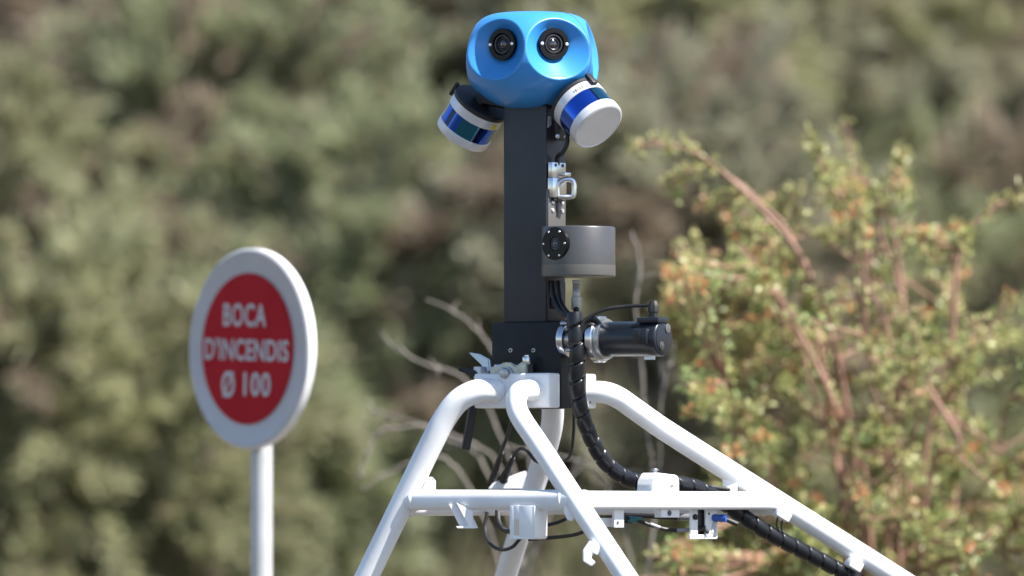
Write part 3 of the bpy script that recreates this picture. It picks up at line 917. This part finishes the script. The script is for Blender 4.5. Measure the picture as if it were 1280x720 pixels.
# ------------------------------------------------------------------ blue camera head
def head_radius_fn():
    prof = [(17, 0), (17.1, 30), (18.3, 50), (21, 58), (25, 64.5), (34, 73), (47, 80.5), (60, 84), (72, 84.6), (85, 83.5), (100, 78.5), (112, 70), (120, 61), (127, 51), (133, 37), (136.5, 20), (137.3, 0)]
    zc0 = 72.0
    ph = []; ds = []
    for py, r in prof:
        z = (zc0 - py)
        r *= 1 + 0.065 * math.exp(-((py - 74) / 34.0) ** 2)
        ph.append(math.atan2(z, max(r, 1e-6))); ds.append(math.hypot(z, r) * M)
    o = np.argsort(ph); ph = np.array(ph)[o]; ds = np.array(ds)[o]
    g = np.linspace(-math.pi / 2, math.pi / 2, 721)
    d = np.interp(g, ph, ds)
    k = np.hanning(25); k /= k.sum()
    d = np.convolve(np.pad(d, 12, 'edge'), k, 'valid')
    return g, d
def build_head():
    cx, cy = W(665.7, 72, 0.0), 0.0
    C = Vector((cx.x, 0.0, hz(72)))
    basez = hz(137)
    root = empty('camera_head', (C.x, 0, basez), 0, 'blue rounded camera head with scooped lens sockets on top of the mast', 'camera')
    off = Vector((C.x, 0, basez))
    g, d = head_radius_fn()
    T0, R0, K = .0872, .0300, 1.30
    zax = (72 - 59.0) * M
    ANG = [R(-36 + 60 * k) for k in range(6)]
    NT, NP = 560, 300
    th = np.linspace(-math.pi, math.pi, NT, endpoint=False)
    ph = np.linspace(-math.pi / 2 + .002, math.pi / 2 - .002, NP)
    TH, PH = np.meshgrid(th, ph)
    dx = np.sin(TH) * np.cos(PH); dy = -np.cos(TH) * np.cos(PH); dz = np.sin(PH)
    rb = np.interp(PH, g, d)
    def f(s):
        val = s - rb
        x, y, z = dx * s, dy * s, dz * s
        for a in ANG:
            t = x * math.sin(a) - y * math.cos(a)
            lx = x * math.cos(a) + y * math.sin(a)
            rho = np.sqrt(lx ** 2 + (z - zax) ** 2)
            cone = np.maximum(T0 - t, (rho - R0 - K * (t - T0)) / math.sqrt(1 + K * K))
            h = -cone; kk = 0.0022
            e = np.clip(0.5 + 0.5 * (h - val) / kk, 0, 1)
            val = val * (1 - e) + h * e + kk * e * (1 - e)
        return val
    lo = np.full_like(TH, 0.02); hi = rb + 0.004
    for _ in range(30):
        mid = (lo + hi) / 2
        v = f(mid)
        hi = np.where(v > 0, mid, hi); lo = np.where(v > 0, lo, mid)
    s = (lo + hi) / 2
    V = np.stack([dx * s, dy * s, dz * s], -1).reshape(-1, 3)
    V = V + np.array([C.x - off.x, 0, C.z - off.z])
    F = []
    ii = np.arange(NT * NP).reshape(NP, NT)
    nxt = np.roll(ii, -1, axis=1)
    F = np.stack([ii[:-1].ravel(), nxt[:-1].ravel(), nxt[1:].ravel(), ii[1:].ravel()], 1).tolist()
    F.append(ii[0][::-1].tolist()); F.append(ii[-1].tolist())
    me = bpy.data.meshes.new('shell')
    me.from_pydata(V.tolist(), [], F)
    me.materials.append(MAT['blue']); me.shade_smooth()
    shell = bpy.data.objects.new('shell', me); COL.objects.link(shell); shell.parent = root
    # shell seam between two sockets
    for a in (R(54),):
        k = int((a + math.pi) / (2 * math.pi) * NT)
        pts = [Vector(V.reshape(NP, NT, 3)[j, k]) for j in range(60, 262, 4)]
        pts = [p + off for p in pts]
        MB().tube(pts, .0007, 6).build('seam', 'ink', shell, off)
    # camera modules
    for a in ANG:
        n = Vector((math.sin(a), -math.cos(a), 0)); rt = Vector((math.cos(a), math.sin(a), 0))
        o = C + Vector((0, 0, zax)) + n * (T0 + .0050)
        lens = MB().lathe([(.029, -.006), (.029, .0025), (.0282, .0034), (.0205, .0034), (.0196, .0026), (.0190, -.004), (0, -.004)], o, n, 48).build('lens_flange', 'lensblack', root, off)
        MB().lathe([(.0175, -.006), (.0175, .001), (.0168, .0018), (.0148, .0018), (.0140, .0008), (.0130, -.003), (0, -.0035)], o, n, 40).build('lens_ring', 'lensgrey', lens, off)
        MB().lathe([(.0112, -.0045), (.0112, -.001), (.0100, -.0005), (.0088, -.0012), (.0080, -.003), (0, -.0035)], o, n, 36).build('inner_ring', 'lensgrey', lens, off)
        MB().lathe([(.0082, -.0032), (.0074, -.0014), (.0050, -.0002), (.0025, .0004), (0, .0006)], o, n, 32).build('lens_glass', 'lensglass', lens, off)
        for sgn in (-1, 1):
            MB().lathe(capprof(.0032, .0032, .0010), o + rt * sgn * .0243 + n * .0026, n, 16).build('screw', 'screw', lens, off)
build_head()

# ------------------------------------------------------------------ two laser scanners
def build_scanner(label, capc, axis, Y, reflect_segs, sticker=None, marks=False):
    a = Vector(axis).normalized()
    cap = W(*capc, Y)
    Ln = .0717; r = .0516
    back = cap - a * Ln
    root = empty('laser_scanner', back, 0, label, 'laser scanner', 'cylindrical laser scanners under the camera head')
    off = back
    MB().lathe([(0, 0), (r - .002, 0), (r, .002), (r, .0190), (r - .0008, .0197), (0, .0197)], back, a, 72).build('top_band', 'alu', root, off)
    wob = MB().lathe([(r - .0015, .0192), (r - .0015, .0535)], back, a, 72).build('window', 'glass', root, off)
    wob.data.materials.append(MAT['glass_teal_reflect']); wob.data.materials.append(MAT['glass_dark_reflect'])
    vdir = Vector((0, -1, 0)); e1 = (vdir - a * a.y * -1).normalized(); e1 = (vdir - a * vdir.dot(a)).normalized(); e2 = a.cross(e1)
    for p_ in wob.data.polygons:  # teal and dark reflections painted into the window colour, by angle round the axis
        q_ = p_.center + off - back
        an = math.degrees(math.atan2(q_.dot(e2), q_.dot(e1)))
        for (lo_, hi_, mi) in reflect_segs:
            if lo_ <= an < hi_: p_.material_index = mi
    MB().lathe([(0, .0530), (r - .0008, .0530), (r, .0538), (r, .0665), (r - .0010, .0695), (r - .004, .0714), (r - .0055, Ln), (r - .0062, .0709), (0, .0709)], back, a, 72).build('end_cap', 'alu', root, off)
    # black saddle with a lip
    sd = MB().lathe([(0, -.007), (r - .001, -.007), (r + .0015, -.005), (r + .0015, .0012), (0, -.0005)], back, a, 64).build('saddle', 'rubber', root, off)
    up = (Vector((0, 0, 1)) - a * a.z).normalized()
    lipd = (up * .9 + Vector((.12 if a.x > 0 else -1.2, -.25 if a.x > 0 else 0, 0))); lipd = (lipd - a * lipd.dot(a)).normalized()
    sd2 = lipd.cross(a)
    MB().box(back + lipd * (r + .004) + a * .003, (.012, .007, .026), Matrix((sd2, lipd, a)).transposed(), .0015).build('lip', 'rubber', sd, off)
    # arm to the mast
    mastp = Vector((HX - .003, 0.0, back.z + .004))
    d = (mastp - back); 
    MB().tube([back - a * .006, back - a * .018, mastp.lerp(back, .35)], .015, 12, 4.0).build('arm', 'rubber', root, off)
    if marks:
        view = Vector((0.05, -1, 0.55)); vv = (view - a * view.dot(a)).normalized(); w = a.cross(vv)
        for k, (wd, hh) in enumerate([(.0018, .006), (.003, .0012), (.002, .005), (.0012, .006), (.004, .0014), (.002, .006), (.0014, .004)]):
            ang = (k - 3) * .085
            p = back + (vv * math.cos(ang) + w * math.sin(ang)) * (r + .0002) + a * .0125
            MB().box(p, (wd, hh, .0004), Matrix((w, a, w.cross(a))).transposed()).build('printed_mark', 'ink', root, off)
    if sticker:
        vv = Vector(sticker); vv = (vv - a * vv.dot(a)).normalized(); w = a.cross(vv)
        MB().box(back + vv * (r + .0002) + a * .0125, (.012, .010, .0008), Matrix((w, a, w.cross(a))).transposed()).build('sticker', 'yellow', root, off, 'small yellow sticker')
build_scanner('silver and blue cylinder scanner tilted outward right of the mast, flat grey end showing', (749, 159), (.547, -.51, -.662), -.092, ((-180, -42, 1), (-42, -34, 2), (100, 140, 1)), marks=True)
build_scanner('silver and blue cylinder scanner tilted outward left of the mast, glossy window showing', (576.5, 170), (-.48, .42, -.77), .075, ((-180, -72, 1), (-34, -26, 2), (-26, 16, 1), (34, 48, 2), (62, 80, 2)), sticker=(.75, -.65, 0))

# ------------------------------------------------------------------ grey drum sensor on the mast's side
dc = Vector((.108, -.024, hz(348)))
dr, DO = rig_empty('drum_sensor', dc, 'grey cylindrical drum sensor with a black lens disc on the side of the mast', 'sensor')
rd = .0665; hd = hz(286) - hz(348)
drb = MB().lathe([(0, .020), (rd, .020), (rd, hd - .003), (rd - .001, hd - .001), (rd - .003, hd), (0, hd)], dc, (0, 0, 1), 96).build('housing', 'drum', dr, DO)
MB().lathe([(0, 0), (rd - .0012, 0), (rd, .0012), (rd + .0004, .003), (rd + .0004, .0206), (0, .0206)], dc, (0, 0, 1), 96).build('base_band', 'drum2', dr, DO)
fa = R(40 - 33)      # lens bearing left of the hub's front direction
ln = Vector((-math.sin(fa), -math.cos(fa), 0)); lr = Vector((math.cos(fa), -math.sin(fa), 0))
lo = dc + ln * (rd - .009) + VU * (hz(308) - hz(348))
lf = MB().lathe([(.0295, -.010), (.0295, .0095), (.0285, .0105), (.012, .0105), (.010, .008), (.009, .004), (0, .004)], lo, ln, 48).build('lens_disc', 'lensblack', dr, DO)
MB().lathe([(.0085, .003), (.0085, .0095), (.0075, .010), (.006, .0085), (0, .0080)], lo, ln, 28).build('lens_ring', 'lensgrey', lf, DO)
MB().lathe([(.0058, .0078), (.004, .0092), (.0018, .0098), (0, .010)], lo, ln, 24).build('lens_glass', 'lensglass', lf, DO)
for k in range(6):
    a = R(60 * k)
    MB().lathe(capprof(.0020, .002, .0005), lo + ln * .0102 + (lr * math.cos(a) + VU * math.sin(a)) * .0245, ln, 12).build('screw', 'screw', lf, DO)
# connector under the drum
cx = RL(720.5, 350, -.02)
pr = [(.0075, 0), (.0075, .006), (.0062, .007), (.0072, .010), (.0062, .013), (.0072, .016), (.0062, .019), (.0072, .022), (.0066, .030), (.0090, .031), (.0092, .050), (.0085, .053), (.006, .054), (.006, .064)]
MB().lathe(pr, cx, (0, 0, -1), 24).build('connector', 'connector', dr, DO)

# ------------------------------------------------------------------ electric motor with gearbox flange
mz = hz(426); my = -.026
mo, MOO = rig_empty('electric_motor', (.082, my, mz), 'black cylindrical electric motor with silver flange on the base block', 'motor')
X = (1, 0, 0)
MB().lathe(capprof(.033, .014, .002), (.081, my, mz), X, 48).lathe(capprof(.022, .05, .002), (.090, my, mz), X, 36).build('boss', 'steel', mo, MOO)
MB().lathe(capprof(.006, .018, .001), (.081, my - .012, mz + .029), X, 20).build('pin', 'zinc', mo, MOO)
MB().lathe([(0, .118), (.024, .118), (.026, .122), (.026, .132), (.030, .133), (.030, .150), (0, .150)], (0, my, mz), X, 40).build('coupling', 'rubber', mo, MOO)
fl = MB().lathe([(0, .147), (.041, .147), (.043, .149), (.043, .160), (.041, .162), (0, .162)], (0, my, mz), X, 12).build('flange', 'steel', mo, MOO)
MB().lathe([(0, .161), (.036, .161), (.037, .163), (.037, .170), (.036, .172), (0, .172)], (0, my, mz), X, 48).build('flange_ring', 'zinc', mo, MOO)
for k in range(4):
    a = R(45 + 90 * k)
    MB().lathe(capprof(.0045, .016, .001), (.146, my + .0335 * math.cos(a), mz + .0335 * math.sin(a)), X, 6).build('bolt', 'zinc', fl, MOO)
    MB().tube([Vector((.094, my + .026 * math.cos(a), mz + .026 * math.sin(a))), Vector((.15, my + .028 * math.cos(a), mz + .028 * math.sin(a)))], .0042, 12).build('spacer', 'zinc', fl, MOO)
body = MB().lathe([(0, .170), (.0300, .170), (.0312, .172), (.0312, .262), (.0318, .264), (.0322, .286), (.0312, .2885), (.029, .290), (0, .290)], (0, my, mz), X, 64).build('motor_body', 'motor', mo, MOO)
MB().lathe([(0, .2895), (.0265, .2895), (.0265, .2910), (.025, .2916), (0, .2916)], (0, my, mz), X, 48).build('end_plate', 'motor', body, MOO)
MB().lathe(capprof(.0075, .002, .0006), (.2914, my - .011, mz - .013), X, 24).lathe(capprof(.0045, .003, .0006), (.2914, my - .011, mz - .013), X, 6).build('bolt', 'drum', body, MOO)
MB().lathe(capprof(.0085, .003, .001), (.2905, my + .010, mz + .018), X, 24).build('cap', 'drum2', body, MOO)
# terminal box, square socket in front
MB().box((.270, my - .006, mz + .0325), (.046, .036, .010), None, .002).build('terminal_box', 'motor', body, MOO)
MB().box((.262, my - .030, mz + .004), (.030, .016, .026), None, .003).build('socket', 'motor', body, MOO)
MB().box((.256, my - .0384, mz + .004), (.016, .002, .020), None, .0006).build('socket_hole', 'rubber', body, MOO)
gl = MB().lathe([(.0085, 0), (.0085, .010), (.0105, .0105), (.0105, .020), (.009, .024), (.006, .030), (.004, .031)], (.272, my - .006, mz + .037), (0, 0, 1), 8).build('cable_gland', 'rubber', mo, MOO)
MB().tube(crom([RL(818, 392, -.03), RL(817, 383, -.03), RL(808, 382, -.03), RL(785, 383, -.035), RL(760, 386, -.05), RL(741, 394, -.06), RL(729, 406, -.065), RL(724, 425, -.06)], 8), .0033, 12).build('motor_cable', 'rubber', mo, MOO)
MB().box(RL(812, 447.5, -.055), (.022, .001, .006)).build('sticker', 'alu', body, MOO)

# ------------------------------------------------------------------ cables
lm, LO = rig_empty('cable_loom', RL(1075, 730, .53), 'thick black spiral wrapped cable loom running from mast down the frame', 'cable')
lp = [(718, 392, -.062), (719, 410, -.066), (722, 440, -.066), (720.5, 468, -.062), (723, 498, -.052), (730, 525, -.035), (741, 552, .0), (756, 577, .035), (778, 595, .075), (803, 603.5, .12), (838, 604, .17), (868, 609, .225), (895, 622, .275), (925, 643, .32), (962, 667, .375), (1010, 692, .45), (1062, 720, .53), (1110, 750, .61)]
path = crom([RL(*p) for p in lp], 14)
# resample evenly, then wind a strip round it
def resample(p, step):
    p = [Vector(q) for q in p]
    s = np.concatenate([[0], np.cumsum([(p[i + 1] - p[i]).length for i in range(len(p) - 1)])])
    n = int(s[-1] / step) + 1
    A = np.array([q[:] for q in p]); t = np.linspace(0, s[-1], n)
    return [Vector((np.interp(x, s, A[:, 0]), np.interp(x, s, A[:, 1]), np.interp(x, s, A[:, 2]))) for x in t], s[-1]
pp, Ltot = resample(path, .0016)
fb = frames(pp)
vs = []; fs = []
NA = 36; pitch = .032
for i, p in enumerate(pp):
    T, u, w = fb[i]
    si = i / (len(pp) - 1) * Ltot
    for k in range(NA):
        a = 2 * math.pi * k / NA
        x = (si / pitch - k / NA) % 1.0
        e = min(x, 1 - x)
        prof_ = min(1, max(0, (e - .035) / .03))
        rr = .0112 + .0030 * prof_ + .0008 * math.sin(math.pi * x)
        vs.append(p + (u * math.cos(a) + w * math.sin(a)) * rr)
for i in range(len(pp) - 1):
    for k in range(NA):
        k2 = (k + 1) % NA
        fs.append((i * NA + k, i * NA + k2, (i + 1) * NA + k2, (i + 1) * NA + k))
MB().add(vs, fs).build('spiral_wrap', 'loom', lm, LO, sharp=60)
for (pts, r) in (([(690, 352, -.02), (692, 370, -.03), (700, 388, -.05), (714, 398, -.062), (718, 415, -.066)], .0055),
                 ([(697, 352, -.02), (700, 375, -.035), (708, 390, -.055), (719, 400, -.066), (722, 420, -.066)], .0050),
                 ([(720, 385, -.02), (722, 395, -.05), (723, 405, -.062), (722, 425, -.066)], .0055),
                 ([(750, 405, -.045), (742, 398, -.055), (733, 400, -.062), (727, 408, -.066), (723, 425, -.066)], .0048),
                 ([(753, 412, -.03), (742, 406, -.055), (732, 408, -.062), (724, 422, -.066)], .0045)):
    MB().tube(crom([RL(*p) for p in pts], 7), r, 10).build('cable_core', 'rubber', lm, LO)
MB().box(RL(693, 378, -.012), (.014, .02, .022), None, .003).build('plug', 'rubber', lm, LO)
MB().box(RL(699, 383, -.03), (.006, .006, .012), None, .001).build('plug_band', 'bluecon', lm, LO)
MB().lathe([(.0150, 0), (.0158, .001), (.0158, .004), (.0150, .005)], RL(720, 431, -.066), (0, 0, 1), 24).build('cable_tie', 'rubber', lm, LO)

def cable(label, pts, r, extras=()):
    P = [RL(*p) for p in pts]
    e, O = rig_empty('cable', P[-1], label, 'cable', 'thin black cables about the frame')
    MB().tube(crom(P, 9), r, 10).build('lead', 'rubber', e, O)
    for (name, m, pa, pb_, r0, r1) in extras:
        a, b = RL(*pa), RL(*pb_)
        Ld = (b - a).length
        prof = []
        for i in range(9):
            t = i / 8
            rr = r0 + (r1 - r0) * t
            prof.append((rr * (1.0 if i % 2 == 0 else .86), t * Ld))
        MB().lathe(prof, a, b - a, 16).build(name, m, e, O)
cable('thin black cable with moulded plug left of the front leg', [(640, 525, .12), (634, 545, .15), (624, 572, .2), (617, 597, .24)], .0036,
      [('plug', 'rubber', (627, 565, .19), (614, 604, .25), .0045, .0085)])
cable('thin black cable arching behind the front leg from a ribbed plug', [(717, 508, .02), (717, 540, .05), (711, 572, .1), (690, 577, .14), (671, 577, .16), (658, 563, .17), (648, 562, .18), (640, 574, .2), (632, 592, .22)], .0030,
      [('plug', 'rubber', (641, 572, .2), (629, 600, .24), .0045, .0090)])
cable('thin black cable looping below the left crossbar behind the slotted bracket', [(609, 640, .10), (606, 662, .09), (611, 678, .07), (625, 687, .05), (640, 684, .03), (652, 672, .02), (672, 660, .02), (700, 652, .03), (722, 640, .05)], .0033)
cable('short black cable hanging behind the slotted bracket', [(622, 638, .12), (623, 652, .11), (629, 662, .1), (640, 665, .08)], .0050,
      [('end_sleeve', 'zinc', (628, 661, .1), (640, 664, .08), .0035, .0025)])
cable('thin black cable running right from the slotted bracket behind the front leg', [(660, 674, .0), (690, 672, .02), (720, 668, .05), (745, 658, .08), (765, 652, .12), (790, 652, .14)], .0034)
cable('grey sleeved cable sagging under the right crossbar', [(765, 645, .10), (795, 650, .13), (812, 656, .15), (835, 662, .18), (855, 663, .20), (876, 660, .215), (886, 666, .22)], .0036,
      [('sleeve', 'connector', (812, 655, .15), (824, 659.5, .165), .0042, .0042), ('sleeve', 'connector', (846, 663, .19), (864, 662.5, .207), .0042, .0042), ('ring', 'teal', (786, 649, .12), (802, 650, .14), .0062, .0055), ('boot', 'rubber', (864, 662, .205), (882, 660, .215), .0050, .0050)])
cable('straight black cable with blue connector close under the right crossbar', [(770, 644, .18), (810, 645, .2), (850, 647, .22), (900, 648, .25), (922, 655, .27)], .0048,
      [('connector', 'connector', (848, 646, .22), (866, 647, .23), .0072, .0072), ('body', 'rubber', (866, 646, .23), (884, 647, .24), .0088, .0088), ('blue_ring', 'bluecon', (884, 647, .24), (908, 648, .25), .0076, .0076)])
cable('black cable leaving the white clamp block above the right crossbar', [(855, 604, .23), (872, 607, .25), (890, 609, .27), (912, 612, .30)], .0040,
      [('strain_relief', 'rubber', (858, 605, .232), (874, 607.5, .25), .0090, .0080)])
